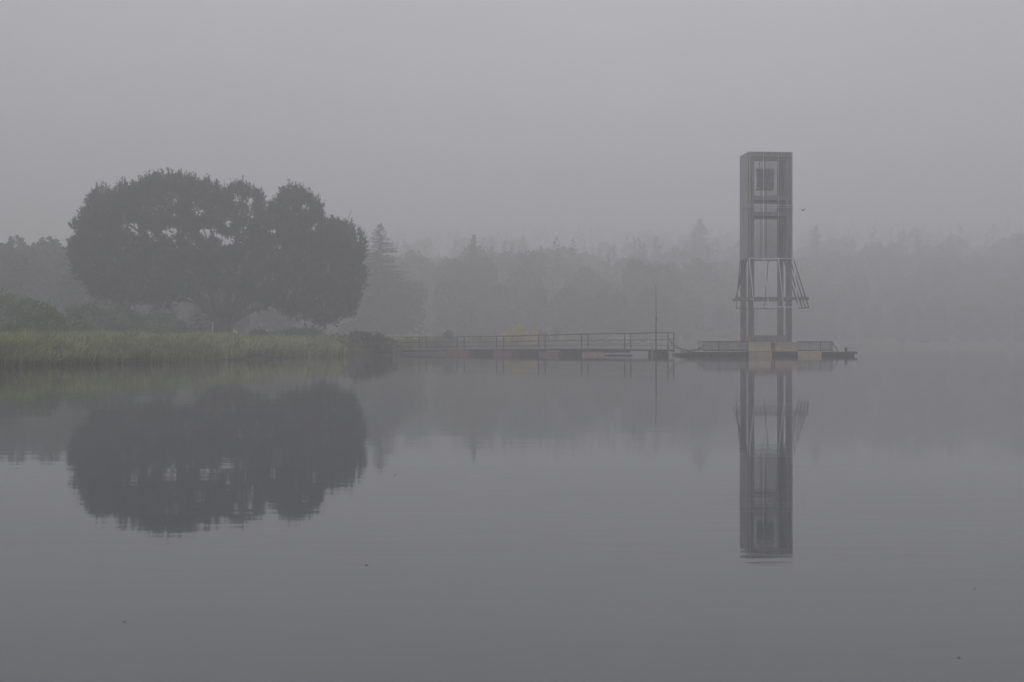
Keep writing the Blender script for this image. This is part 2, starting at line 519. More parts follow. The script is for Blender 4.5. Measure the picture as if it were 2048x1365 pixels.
def broad_arrays(H, R, n=1400, seed=0, size=.42, z0=.18):
    g_ = random.Random(seed)
    lb = []
    for i in range(14):
        a = g_.uniform(0, 6.28); t = g_.uniform(z0 + .12, .86)
        rr_ = R * .62 * math.sqrt(max(.1, 1 - ((t - .5) / .55) ** 2)) * g_.uniform(.3, 1)
        r = R * g_.uniform(.32, .5)
        rz = min(r * 1.1, H * .26)
        lb.append(((rr_ * math.cos(a), rr_ * math.sin(a), min(t * H, H * 1.0 - rz)), r, r, rz))
    p, nn = lobe_points(lb, n / 260.0 * 14 / (R * R), .72, .6)
    p = p[(p[:, 2] > z0 * H * .6) & (p[:, 2] < H * 1.02)]
    return leaves(p, size)


def make_tree(name, px, top, d, wpx, kind, label, seed, group=None, mt=None, lean=0):
    x = (px - 1024) * d / F
    gz = ground_z(x, d)
    H = CAM_H + (HOR - top) * d / F - gz
    R = wpx * d / F / 2
    root = empty(name, (x, d, gz), label, 'tree', group)
    tr = MB().tube([(0, 0, -.2), (.05, 0, H * .3), (.02 + lean, 0, H * .6), (lean, 0, H * (.93 if kind == 'fir' else .75))],
                   [H * .018 + .06, H * .014 + .05, H * .01 + .03, .03], 7)
    if kind != 'fir':
        rs_ = random.Random(seed)
        for k in range(5):
            a = rs_.uniform(0, 6.28); z = H * rs_.uniform(.25, .5)
            tr.tube([(0.03, 0, z), (R * .35 * math.cos(a), R * .35 * math.sin(a), z + H * .15), (R * .7 * math.cos(a), R * .7 * math.sin(a), z + H * .28)], [H * .008 + .03, H * .006 + .02, .02], 5)
    tr.build('trunk', M['bark'], root, True)
    if kind == 'fir':
        tri_mesh('crown', fir_arrays(H, R, int(150 + H * 13), seed, .05), 3, mt or M['fir'], root)
    else:
        tri_mesh('crown', broad_arrays(H, R, 5200, seed, .34), 4, mt or M['leaf'], root)
    return root


make_tree('fir_tree', 760, 448, 172, 250, 'fir', 'pointed fir rising just right of the big pine, hazy in the fog', 21)
make_tree('broadleaf_tree', 802, 560, 178, 120, 'broad', 'round leafy tree below and right of the pointed fir by the big pine', 22)
make_tree('broadleaf_tree', 742, 600, 172, 80, 'broad', 'round leafy tree half hidden by the right edge of the big pine', 28)
make_tree('fir_tree', 948, 470, 225, 120, 'fir', 'thin pointed fir standing over the reddish tree in mid picture', 23)
make_tree('broadleaf_tree', 948, 524, 200, 110, 'broad', 'reddish brown leafy tree under the thin pointed fir', 24, mt=M['leafred'])
make_tree('broadleaf_tree', 990, 588, 192, 110, 'broad', 'low brownish leafy tree behind the walkway and the yellow shrub', 25, mt=M['leafred'])
make_tree('fir_tree', 1400, 438, 335, 180, 'fir', 'tallest pointed fir of the far wood, left of the tower', 26)
make_tree('fir_tree', 1288, 486, 330, 90, 'fir', 'left one of two small fir tops between the mast and the tower', 27)
make_tree('fir_tree', 1312, 472, 335, 80, 'fir', 'right one of two small fir tops above the thin mast', 29)
make_tree('fir_tree', 1632, 452, 360, 130, 'fir', 'faint fir top just right of the tower', 30)
make_tree('fir_tree', 1024, 486, 340, 100, 'fir', 'faint small fir right of the thin pointed fir in mid picture', 31)
make_tree('fir_tree', 1052, 492, 345, 100, 'fir', 'faintest small fir on the skyline above the yellow shrub', 34)
make_tree('broadleaf_tree', 5, 482, 135, 120, 'broad', 'tall leafy tree at the left border of the picture', 32)
make_tree('broadleaf_tree', 80, 476, 150, 130, 'broad', 'tall leafy tree between the left border and the big pine', 33)
make_tree('broadleaf_tree', 125, 500, 170, 120, 'broad', 'hazy leafy tree touching the left edge of the big pine crown', 36)

# far wood as one mass
protoF = [fir_arrays(1.0, .26, 60, 100 + i, .05) for i in range(3)]
protoB = [broad_arrays(10., 4.2, 2600, 200 + i, .55, .03) / 10. for i in range(4)]
triF, quadB = [], []
fr = random.Random(9)


def wood_row(s, u0, u1, step, hgt, firp):
    u_ = u0
    while u_ < u1:
        D_ = (shore(u_) if s < 15 or u_ < 640 else max(shore(u_), 178 if u_ > 900 else 150 + (u_ - 640) * .1)) + s * fr.uniform(.88, 1.12)
        x = (u_ - 1024) / F * D_
        z = ground_z(x, D_)
        H = hgt * fr.uniform(.80, 1.10) * (1.12 if u_ > 1620 and s > 40 else 1)
        a = fr.uniform(0, 6.28)
        Rm = np.array([[math.cos(a), -math.sin(a), 0], [math.sin(a), math.cos(a), 0], [0, 0, 1]])
        isf = fr.random() < firp
        A = fr.choice(protoF if isf else protoB)
        wd_ = fr.uniform(.9, 1.35) if isf else fr.uniform(.62, .95)
        V = (A @ Rm.T) * (H * wd_, H * wd_, H * (1.12 if isf else 1)) + np.array([x, D_, z - .2])
        (triF if isf else quadB).append(V.astype(np.float32))
        u_ += step * fr.uniform(.6, 1.4) * 200 / D_


wood_row(5, 1290, 1560, 34, 2.6, 0)
wood_row(48, 780, 3000, 46, 12.5, .2)
wood_row(78, 700, 3000, 38, 15.3, .3)
wood_row(115, 650, 3000, 34, 17, .4)
wood_row(10, 1450, 3000, 50, 6.0, 0)
wood_row(18, 900, 3000, 40, 8.0, .2)
wood_row(36, 780, 3000, 48, 11.5, .3)
wood_row(62, 700, 3100, 42, 14.5, .25)
wood_row(95, 650, 3100, 34, 16.2, .35)
wood_row(135, 600, 3100, 32, 17.5, .5)
wood_row(180, 600, 3100, 32, 16, .75)
wood_row(230, 500, 3100, 30, 16, .8)
wood_row(290, 500, 3100, 36, 16, .8)
wood_row(340, 500, 1500, 36, 15, .8)
# left wood behind the big pine
wood_row(78, -900, 560, 60, 8.5, .1)
wood_row(105, -900, 620, 60, 11, .3)
wood_row(150, -900, 700, 60, 13, .5)
fo = tri_mesh('far_forest', np.concatenate(quadB), 4, M['leaf'])
tag(fo, 'grey green leafy wood fading into fog across the far shore', None, None, 'stuff')
fo = tri_mesh('far_fir_forest', np.concatenate(triF), 3, M['fir'])
tag(fo, 'pointed firs of the far wood fading into fog', None, None, 'stuff')


# ------------------------------------------------------------------ bushes
def make_bush(px, top, d, wpx, label, seed, m='bush', name='bush', group=None, size=.17, dens=40, squash=1.0):
    x = (px - 1024) * d / F
    gz = max(ground_z(x, d), 0)
    H = CAM_H + (HOR - top) * d / F - gz
    R = wpx * d / F / 2
    rs_ = random.Random(seed)
    lb = []
    for i in range(9):
        a = rs_.uniform(0, 6.28); q = rs_.uniform(.1, .68) * R
        hh = H * math.sqrt(max(.1, 1 - (q / R) ** 2))
        r = rs_.uniform(.30, .42) * R
        hh *= rs_.uniform(.72, 1.0)
        rz = min(hh * rs_.uniform(.42, .55), r * 1.6)
        lb.append(((q * math.cos(a), q * math.sin(a) * squash, hh - rz), r, r, rz))
    lb.append(((0, 0, H * .36), R * .62, R * .62 * squash, H * .36))
    for i in range(9):
        a = rs_.uniform(0, 6.28); q = rs_.uniform(.55, .95) * R; r = R * rs_.uniform(.14, .26); hz_ = H * rs_.uniform(.12, .6) * (1.15 - q / R * .6)
        lb.append(((q * math.cos(a), q * math.sin(a), hz_), r, r, min(r * 1.2, hz_)))
    root = empty(name, (x, d, gz), label, 'bush' if name != 'reed_clump' else 'reeds', group)
    p, nn = lobe_points(lb, dens, .7, .45, -.05)
    k = p[:, 2] < H * 1.02
    p, nn = p[k], nn[k]
    tri_mesh('foliage', leaves(p, size), 4, M[m], root)
    st = MB()
    for i in range(9):
        a = rs_.uniform(0, 6.28); q = rs_.uniform(.2, .7) * R
        st.tube([(q * .2 * math.cos(a), q * .2 * math.sin(a), -.1), (q * .6 * math.cos(a), q * .6 * math.sin(a), H * .4), (q * math.cos(a), q * math.sin(a), H * .85)], [.05, .03, .012], 5)
    st.build('stem', M['twig'], root)
    return root


make_bush(10, 572, 82, 150, 'tall green bush at the left border behind the bank grass', 41)
make_bush(95, 596, 76, 130, 'broad green bush left of the big pine, second from the left border', 42)
make_bush(170, 592, 88, 120, 'rounded green bush under the left tip of the big pine crown', 43)
make_bush(245, 600, 92, 120, 'wide green bush under the left part of the big pine crown', 44)
make_bush(306, 612, 96, 140, 'green bush third from the pine trunk under its low left limb', 45)
make_bush(355, 636, 99, 60, 'small green bush just left of the broken branches', 46)
make_bush(150, 640, 72, 110, 'low green bush in front of the left bushes at the grass edge', 47)
make_bush(30, 640, 68, 110, 'low green bush at the left border just above the bank grass', 48)
make_bush(240, 645, 80, 100, 'low green bush behind the grass under the pine crown left side', 49)
make_bush(516, 652, 104, 42, 'small dark bush right of the big pine trunk', 50, size=.16)
make_bush(610, 648, 112, 90, 'pale green low bush under the right half of the pine crown', 51)
make_bush(560, 657, 118, 80, 'pale low bush in the meadow right of the small dark bush', 56)
make_bush(716, 658, 91, 156, 'dark brown bush overhanging the water where the walkway meets the bank', 52, 'bushdark', size=.13, dens=50)
make_bush(752, 664, 92.5, 84, 'low dark bush at the tip of the bank beside the walkway rail', 53, 'bushdark', size=.13, dens=50)
make_bush(672, 676, 86, 66, 'low brown bush at the right end of the bank grass', 54, 'bushdark', size=.13, dens=50)
make_bush(455, 664, 82, 70, 'low yellow green tuft in the grass in front of the pine trunk', 57, 'grass', size=.14)
make_bush(545, 670, 84, 70, 'low yellowish tuft in the bank grass under the pine crown gap', 58, 'grass', size=.14)
make_bush(897, 656, shore(897) + 3, 34, 'narrow purple brown shrub behind the left half of the walkway', 61, 'bushpurple', 'shrub')
make_bush(1031, 646, shore(1031) + 1.5, 84, 'bright yellow shrub behind the middle of the walkway', 62, 'yellow', 'shrub')
make_bush(1085, 658, shore(1085) + 3, 36, 'dull purple shrub right of the bright yellow shrub', 63, 'bushpurple', 'shrub')
make_bush(1112, 650, shore(1112) + 3, 18, 'small upright dark shrub next to the dull purple shrub', 64, 'bush', 'shrub')
make_bush(1170, 664, shore(1170) + 4, 90, 'pale brown thicket behind the walkway right of the purple shrub', 65, 'reed', 'shrub', size=.25, dens=25)
make_bush(1430, 650, shore(1430) + 4, 110, 'yellowish thicket on the far shore left of the tower base', 66, 'reed', 'shrub', size=.28, dens=20)
make_bush(842, 676, shore(842) + 5, 90, 'olive green bush behind the left end of the walkway', 67, 'bush', 'shrub')
make_bush(965, 668, shore(965) + 3, 70, 'pale grassy bush behind the walkway left of the yellow shrub', 68, 'reed', 'shrub', size=.22, dens=25)

# ------------------------------------------------------------------ floating walkway
A0 = P(762, 700, 101.3); A1 = P(1337, 700, 90)
A0.z = A1.z = 0
L = (A1 - A0).length
ang = math.atan2(A1.y - A0.y, A1.x - A0.x)
wk = empty('floating_walkway', A0, 'long low floating walkway with rusty handrails leading from the bank towards the tower', 'walkway', rz=ang)
inv = Matrix.Rotation(-ang, 4, 'Z')
W = 0.95          # deck width; near rail at y=0, far rail at y=W


def wx(px):       # distance along the walkway of photo column px, on the near rail line
    k = (px - 1024) / F
    # A0.x + s cos = k (A0.y + s sin)
    return (k * A0.y - A0.x) / (math.cos(ang) - k * math.sin(ang))


def wz(px, py):
    s = wx(px)
    return CAM_H + (HOR - py) * (A0.y + s * math.sin(ang)) / F


def railz(s):
    return np.interp(s, [0, wx(900), wx(1000), wx(1170), L], [wz(776, 674.6), wz(900, 674.5), wz(1000, 673), wz(1170, 668.5), wz(1337, 665.5)])


def deckz(s):
    return np.interp(s, [0, wx(940), wx(1160), L], [wz(776, 700), wz(940, 698), wz(1160, 696.5), wz(1337, 698.5)])


posts = [wx(p) for p in (838, 914, 993, 1077, 1163, 1249, 1335.5)]
dk = MB()
ns_ = 60
for i in range(ns_):
    a, b2 = L * i / ns_, L * (i + .93) / ns_
    za, zb = deckz(a), deckz(b2)
    n = len(dk.v)
    for (s, z) in ((a, za), (b2, zb)):
        for (yy, dz) in ((-.05, 0), (W + .05, 0), (W + .05, -.05), (-.05, -.05)):
            dk.v.append((s, yy, z + dz))
    dk.f += [(n, n + 1, n + 2, n + 3), (n + 7, n + 6, n + 5, n + 4), (n, n + 4, n + 5, n + 1), (n + 1, n + 5, n + 6, n + 2), (n + 2, n + 6, n + 7, n + 3), (n + 3, n + 7, n + 4, n)]
dk.build('deck', M['clad'], wk)
for yy in (0.02, W - .02):
    st = MB()
    ks = np.linspace(0, L, 9)
    for a, b2 in zip(ks[:-1], ks[1:]):
        st.bar((a, yy, deckz(a) - .105), (b2, yy, deckz(b2) - .105), .06, .10)
    st.build('beam', M['steel'], wk)
    for (fr_, r) in ((1, .026), (.56, .018), (.22, .016)):
        ts = MB()
        pp = [(s, yy - .02, deckz(s) + (railz(s) - deckz(s)) * fr_ + .008 * math.sin(s * 2.1 + yy)) for s in np.linspace(0, L, 26)]
        ts.tube(pp, r, 6)
        ts.build('rail', M['rust'], wk, True)
    for s in posts:
        MB().bar((s, yy, deckz(s) - .2), (s, yy, railz(s)), .055, .055).build('post', M['rust'], wk)
for k in (1, .56, .22):
    MB().tube([(L - .01, 0, deckz(L) + (railz(L) - deckz(L)) * k), (L - .01, W, deckz(L) + (railz(L) - deckz(L)) * k)], .018, 6).build('end_rail', M['rust'], wk, True)
# floats under the deck
for (a, b2, top, m_, y0, y1) in [(897, 941, 701, 'floatred', -.25, .8), (943, 988, 702, 'floatdark', -.15, .9), (990, 1026, 701, 'floatred', -.2, .8), (1030, 1078, 702, 'floatdark', -.1, .9),
                                 (1081, 1119, 704, 'floatred', -.25, .8), (1121, 1165, 701.5, 'floatdark', -.15, .9), (1168, 1211, 704.5, 'floatorange', -.25, .8), (1296, 1326, 702.5, 'floatdark', 0, .9)]:
    s0, s1 = wx(a), wx(b2)
    zt = min(wz((a + b2) / 2, top), min(deckz(s0), deckz(s1)) - .07)
    fl = MB().box((s0, y0, -.35), (s1, y1, zt - .03)).box((s0 + .02, y0 - .03, zt - .05), (s1 - .02, y1 + .03, zt))
    for q in np.linspace(s0 + .15, s1 - .15, 4):
        fl.box((q - .02, y0 - .02, -.35), (q + .02, y0 + .02, zt - .06))
    o = fl.build('float', M[m_], wk)
    o['label'] = {'floatred': 'faded red float', 'floatdark': 'dark wet float', 'floatorange': 'faded orange float'}[m_]
# long girder seen between x 1120 and 1260
gr = MB()
gr.bar((wx(1122), -.1, deckz(wx(1122)) - .2), (wx(1262), -.1, deckz(wx(1262)) - .16), .10, .24)
gr.build('girder', M['steel'], wk)
# support pipes at the free end
for px, yy in ((1306, -.12), (1338.5, -.06)):
    s = wx(px)
    MB().tube([(s, yy, -.6), (s, yy, deckz(min(s, L)) + .35)], .035, 8).build('support_pipe', M['deck'], wk, True)
# drooping netting and hose on the rails near the end
t = MB()
for k in range(5):
    a = wx(1180 + 25 * k); b2 = wx(1225 + 22 * k)
    za = deckz(a) + .55 * (railz(a) - deckz(a)) + .1; zb = deckz(b2) + .5 * (railz(b2) - deckz(b2))
    m0 = (a + b2) / 2
    t.tube([(a, -.05, za), ((a * 2 + b2) / 3, -.07, min(za, zb) - .15), ((a + b2 * 2) / 3, -.07, min(za, zb) - .17), (b2, -.05, zb)], .012, 5)
t.build('slack_line', M['rope'], wk, True)

# pale plank raft floating by the walkway
pl = P(1238, 711, 89.3); pl.z = 0
pr_ = empty('small_raft', pl, 'pale white flat raft floating under the right part of the walkway', 'raft', rz=ang)
MB().box((-.83, -.35, .07), (.83, .35, .18)).build('top_board', M['white'], pr_)
t = MB()
for x0 in (-.78, -.25, .28):
    t.box((x0, -.32, -.12), (x0 + .5, .32, .065))
t.build('hull', M['floatdark'], pr_)

# mast near the end of the walkway
ml = P(1312, 722, 89.2); ml.z = 0
ms = empty('mast', ml, 'tall thin mast standing in the water at the walkway end', 'mast')
MB().tube([(0, 0, -.8), (0, 0, 1.2), (.01, 0, 2.4)], [.045, .042, .035], 8).build('lower_pole', M['steel'], ms, True)
MB().tube([(.01, 0, 2.4), (0, 0, 3.6), (-.01, 0, 4.5)], [.024, .02, .012], 6).build('upper_pole', M['steel'], ms, True)
MB().tube([(.01, 0, 2.33), (.01, 0, 2.45)], .05, 8).tube([(.03, 0, 2.40), (.12, 0, 2.36), (.14, 0, 2.2)], .015, 5).build('clamp', M['steel'], ms, True)

# ------------------------------------------------------------------ tower platform
DZ = .27
pf = empty('floating_platform', (P(1540, 700, 89).x, 89, 0), 'wide low floating platform with a fence of slats carrying the tower', 'platform')
PO = pf.location.copy()


def lx(px, d):
    return (px - 1024) * d / F - PO.x


dk = MB()
x0, x1 = lx(1385, 88), lx(1710, 88)
n = 46
for i in range(n):
    a = x0 + (x1 - x0) * i / n
    dk.box((a, -1.3, DZ - .05), (a + (x1 - x0) / n * .95, 4.6, DZ + random.uniform(-.006, .006)))
dk.build('deck', M['deck'], pf)
MB().box((x0, -1.36, DZ - .13), (x1, -1.30, DZ - .01)).box((x0 - .06, -1.36, DZ - .13), (x0 - .003, 4.6, DZ - .01)).box((x1 + .003, -1.36, DZ - .13), (x1 + .06, 4.6, DZ - .01)).build('edge_beam', M['steel'], pf)
# ramp tip at the left end
t = MB()
xa = lx(1362, 88)
t.v = [(xa, -1.1, .16), (x0 - .07, -1.3, DZ), (x0 - .07, 1.2, DZ), (xa, .9, .16), (xa, -1.1, .08), (x0 - .07, -1.3, DZ - .1), (x0 - .07, 1.2, DZ - .1), (xa, .9, .08)]
t.f = [(0, 1, 2, 3), (7, 6, 5, 4), (0, 4, 5, 1), (1, 5, 6, 2), (2, 6, 7, 3), (3, 7, 4, 0)]
t.build('ramp', M['floatdark'], pf)
for (a, b2, m_, yf) in [(1364, 1384, 'floatdark', -1.0), (1386, 1420, 'floatdark', -1.15), (1424, 1456, 'floatdark', -1.15), (1460, 1492, 'floatdark', -1.15), (1496, 1541, 'floatorange', -1.5), (1545, 1590, 'floatdark', -1.15),
                        (1593, 1640, 'tan', -1.5), (1644, 1676, 'floatdark', -1.15), (1680, 1708, 'floatdark', -1.15)]:
    a, b2 = lx(a, 88), lx(b2, 88)
    zt = DZ - .14 if yf > -1.4 else DZ - .02
    f_ = MB().box((a, yf, -.3), (b2, 0.4, zt))
    for q in np.linspace(a + .1, b2 - .1, 4):
        f_.box((q - .03, yf - .025, -.3), (q + .03, yf - .002, zt - .03))
    o = f_.build('float', M[m_], pf)
    f2 = MB().box((a, 2.6, -.3), (b2, 4.4, DZ - .14)).build('float', M['floatdark'], pf)
    o['label'] = {'floatdark': 'dark wet float', 'floatorange': 'faded orange float', 'tan': 'tan painted float'}[m_]
# two painted front boxes
bx_ = MB().box((lx(1496, 88), -1.28, DZ + .01), (lx(1540, 88), -.7, .86)).box((lx(1494.5, 88), -1.31, .80), (lx(1541.5, 88), -.68, .84)).box((lx(1494.5, 88), -1.31, DZ + .03), (lx(1541.5, 88), -.68, DZ + .08))
bx_.build('painted_box', M['tan'], pf)['label'] = 'tan yellow painted box'
bx_ = MB().box((lx(1549, 88), -1.28, DZ + .01), (lx(1592, 88), -.7, .84)).box((lx(1547.5, 88), -1.31, .78), (lx(1593.5, 88), -.68, .82)).box((lx(1547.5, 88), -1.31, DZ + .03), (lx(1593.5, 88), -.68, DZ + .08))
bx_.build('painted_box', M['floatorange'], pf)['label'] = 'faded orange painted box'
MB().box((lx(1541.8, 88), -1.2, DZ + .005), (lx(1547.2, 88), -1.0, .88)).build('divider', M['timber'], pf)


def fence(pa, pb, yy, nm='fence'):
    a, b2 = lx(pa, 88), lx(pb, 88)
    r = MB()
    r.bar((a, yy, .875), (b2, yy, .875), .07, .05)
    r.bar((a, yy, DZ + .07), (b2, yy, DZ + .07), .05, .06)
    r.build('fence_rail', M['steel'], pf)
    s = MB()
    k = int((b2 - a) / .085)
    for i in range(k + 1):
        q = a + (b2 - a) * i / k
        ln = random.uniform(-.012, .012)
        s.bar((q, yy, DZ + .03), (q + ln, yy, .85), .062 * random.uniform(.75, 1.25), .02)
    s.build('fence_slats', M['clad'], pf)
    for q in np.linspace(a, b2, 4):
        MB().bar((q, yy + .05, DZ), (q, yy + .05, .90), .06, .06).build('fence_post', M['steel'], pf)


fence(1408, 1495, -1.1)
fence(1594, 1664, -1.1)
fence(1420, 1600, 4.4)
t = MB().tube([(lx(1664, 88), -1.05, .86), (lx(1676, 88), -1.05, DZ + .01)], .025, 6).build('diagonal_brace', M['steel'], pf, True)
t = MB().tube([(lx(1693, 88), -.9, DZ), (lx(1693, 88), -.9, DZ + .2)], .08, 10).tube([(lx(1693, 88), -.9, DZ + .2), (lx(1693, 88), -.9, DZ + .25)], .12, 10)
t.build('bollard', M['steel'], pf, True)

# ------------------------------------------------------------------ tower
TW, TDp, TH = 2.80, 2.25, 12.9
TR = math.radians(4)
tl = Vector(((1497 - 1024) * 90 / F, 90, DZ))
tw = empty('timber_tower', tl, 'tall open square tower of dark timber with slatted sides on the floating platform', 'tower', rz=TR)
H0 = TH - DZ


def hz(py, d=90):
    return CAM_H + (HOR - py) * d / F - DZ


cs = .17
for (cx, cy) in ((0, 0), (TW, 0), (0, TDp), (TW, TDp)):
    sx = 1 if cx == 0 else -1
    sy = 1 if cy == 0 else -1
    for k, off in enumerate((0, cs + .03)):
        xx = cx + sx * off
        t = MB().box((min(xx, xx + sx * cs), min(cy, cy + sy * cs), 0), (max(xx, xx + sx * cs), max(cy, cy + sy * cs), H0 - .31))
        t.build('column', M['timber'], tw)
    t = MB().box((min(cx, cx + sx * .42) - .03, min(cy, cy + sy * .3) - .03, 0), (max(cx, cx + sx * .42) + .03, max(cy, cy + sy * .3) + .03, .42))
    t.build('column_foot', M['timber'], tw)
# top ring and cross beams
t = MB()
t.box((-.02, -.03, H0 - .30), (TW + .02, .16, H0)); t.box((-.02, TDp - .16, H0 - .30), (TW + .02, TDp + .03, H0))
t.box((-.02, .163, H0 - .30), (.16, TDp - .163, H0)); t.box((TW - .16, .163, H0 - .30), (TW + .02, TDp - .163, H0))
t.build('top_frame', M['timber'], tw)
for (ya, yb) in ((391.5, 400), (423.5, 432)):
    MB().box((.39, .02, hz(yb)), (TW - .39, .13, hz(ya))).build('cross_beam', M['timber'], tw)
    MB().box((.39, TDp - .13, hz(yb) - .02), (TW - .39, TDp - .02, hz(ya) - .02)).build('cross_beam', M['timber'], tw)
MB().box((.43, .03, .02), (TW - .43, .2, hz(671))).build('base_beam', M['timber'], tw)
MB().box((.43, TDp - .2, .02), (TW - .43, TDp - .03, hz(672))).build('base_beam', M['timber'], tw)
# side cladding of upright boards
for (sx, nm) in ((-.045, 'l'), (TW + .005, 'r')):
    t = MB()
    n = 13
    for i in range(n):
        a = .02 + (TDp - .04) * i / n
        t.box((sx, a, hz(517.5) + random.uniform(-.03, .03)), (sx + .03 + random.uniform(0, .008), a + (TDp - .04) / n - .02, H0 - .015))
    for z in np.linspace(hz(517.5) + .2, H0 - .5, 6):
        xx = sx + .039 if sx < 0 else sx - .038
        t.box((xx, .39, z), (xx + .03, TDp - .39, z + .1))
    t.build('side_cladding', M['clad'], tw)
# netting on front and back of the upper shaft
for yy in (.19, TDp - .19):
    t = MB()
    x = .42
    while x < TW - .42:
        t.bar((x, yy, hz(517)), (x + random.uniform(-.004, .004), yy, H0 - .31), .013, .006)
        x += .05
    z = hz(517)
    while z < H0 - .35:
        t.bar((.4, yy + .012, z), (TW - .4, yy + .012, z), .006, .006)
        z += .053
    t.build('netting', M['net'], tw)
# hanging slatted counterweight box
bxm = MB()
xa, xb, za, zb = (1516 - 1497) * 90 / F + .17, (1549.5 - 1497) * 90 / F + .17, hz(377), hz(334)
n = 8
for i in range(n):
    a = xa + (xb - xa) * i / n
    bxm.box((a, .75, za + .04), (a + (xb - xa) / n - .02, .79, zb - .04))
for i in range(n):
    a = xa + (xb - xa) * (i + .4) / n
    bxm.box((a, 1.26, za + .04), (a + (xb - xa) / n * .55, 1.3, zb - .04))
bxm.box((xa, .792, zb - .07), (xb, 1.3, zb)).box((xa, .792, za), (xb, 1.3, za + .07))
bxm.build('hanging_box', M['deck'], tw)
for px, r in ((1527, .018), (1538, .024)):
    x = (px - 1497) * 90 / F
    MB().tube([(x, 1.0, zb), (x, 1.0, H0 - .2)], r, 6).tube([(x, .7, hz(517)), (x, .7, za)], r, 6).build('cable', M['steel'], tw, True)
MB().box((.3, .95, H0 - .22), (TW - .3, 1.05, H0 - .12)).build('pulley_beam', M['steel'], tw)
# pale guide pipes down the front
for px in (1499, 1527, 1557, 1585):
    x = (px - 1497) * 90 / F
    MB().tube([(x, -.07, hz(517)), (x, -.07, H0 - .05)], .011, 6).build('guide_pipe', M['pipe'], tw, True)
for py in (411, 415):
    MB().tube([(-.07, -.09, hz(py)), (TW + .07, -.09, hz(py))], .013, 6).tube([(-.07, -.09, hz(py)), (-.07, TDp, hz(py))], .013, 6).build('ring_pipe', M['pipe'], tw, True)
# flared pipe skirts
zt = hz(517.5)
zb_ = 3.04 - DZ
fl = 1.3


def skirt(pa, pb, qa, qb, m_, nbar=4, r=.028, label=None):
    pa, pb, qa, qb = map(Vector, (pa, pb, qa, qb))
    t = MB().tube([pa, pb], r * 1.15, 8).tube([qa, qb], r, 8)
    for i in range(nbar):
        k = i / (nbar - 1)
        t.tube([pa.lerp(pb, k), qa.lerp(qb, k)], r, 8)
    o = t.build('skirt_frame', m_, tw, True)
    if label: o['label'] = label


skirt((0.02, -.1, zt), (TW + .03, -.1, zt), (.02, -.1 - fl, zb_), (TW + .03, -.1 - fl, zb_), M['pipe'], 4, .03, 'pale pipe frame flared to the front')
skirt((0, TDp + .1, zt), (TW, TDp + .1, zt), (0, TDp + 1.15, zb_), (TW, TDp + 1.15, zb_), M['steel'], 4, .024, 'dark pipe frame flared to the back')
skirt((TW + .08, 0, zt), (TW + .08, TDp, zt), (TW + 1.08, 0, zb_), (TW + 1.08, TDp, zb_), M['steel'], 4, .038, 'dark pipe frame flared to the right')
zl = hz(598)
skirt((-.06, 0, zt), (-.06, TDp * .6, zt), (-.84, 0, zl), (-.5, TDp * .6, zl), M['net'], 4, .026, 'short pipe frame flared to the left')
MB().box((-.87, -.33, hz(601)), (TW + 1.0, -.12, hz(594.5))).build('outrigger_beam', M['timber'], tw)
MB().box((-.5, TDp + .02, hz(601)), (TW + .6, TDp + .09, hz(596))).build('rear_outrigger_beam', M['timber'], tw)

# sagging mooring line between walkway and platform
rp_ = [P(1338, 676, 90), P(1341, 683, 90), P(1350, 691, 89.6), P(1362, 698, 89), P(1378, 701.3, 88.6), P(1394, 699.6, 88.3), P(1404, 694, 88.1), P(1409, 689, 87.9)]
t = MB().tube([p - rp_[0] for p in rp_], .035, 6)
rp2 = [P(1338, 680, 90.2), P(1347, 694, 90), P(1362, 701, 89.2), P(1380, 703, 88.9), P(1400, 700, 88.6), P(1410, 697, 88.4)]
t.tube([p - rp_[0] for p in rp2], .02, 6)
o = t.build('mooring_line', M['rope'], None, True); o.location = rp_[0]
tag(o, 'dark sagging line slung from the walkway end to the tower platform', 'rope')

# ------------------------------------------------------------------ bird
bl = P(1606, 421, 84)
t = MB()
t.tube([(-.17, 0, .03), (-.12, 0, .01), (-.03, 0, -.02), (.06, 0, -.01), (.11, 0, .03), (.15, 0, .035), (.19, 0, .02)], [.012, .025, .05, .045, .03, .032, .004], 8)
for s in (-1, 1):
    n = len(t.v)
    t.v += [(.05, s * .03, .01), (-.05, s * .03, .01), (.05, s * .14, .12), (-.04, s * .15, .12), (-.03, s * .30, .17), (-.05, s * .29, .165),
            (.05, s * .03, .0), (-.05, s * .03, .0), (.05, s * .14, .11), (-.04, s * .15, .11), (-.03, s * .30, .165), (-.05, s * .29, .16)]
    t.f += [tuple(n + i for i in q) for q in ((0, 1, 3, 2), (2, 3, 5, 4), (8, 9, 7, 6), (10, 11, 9, 8), (0, 2, 8, 6), (2, 4, 10, 8), (1, 7, 9, 3), (3, 9, 11, 5), (4, 5, 11, 10))]
t.v = [tuple(.72 * c_ for c_ in p) for p in t.v]
o = t.build('bird', M['bird'], None, True); o.location = bl; o.rotation_euler = (0, 0, .9)
tag(o, 'small dark bird flying just right of the tower', 'bird')

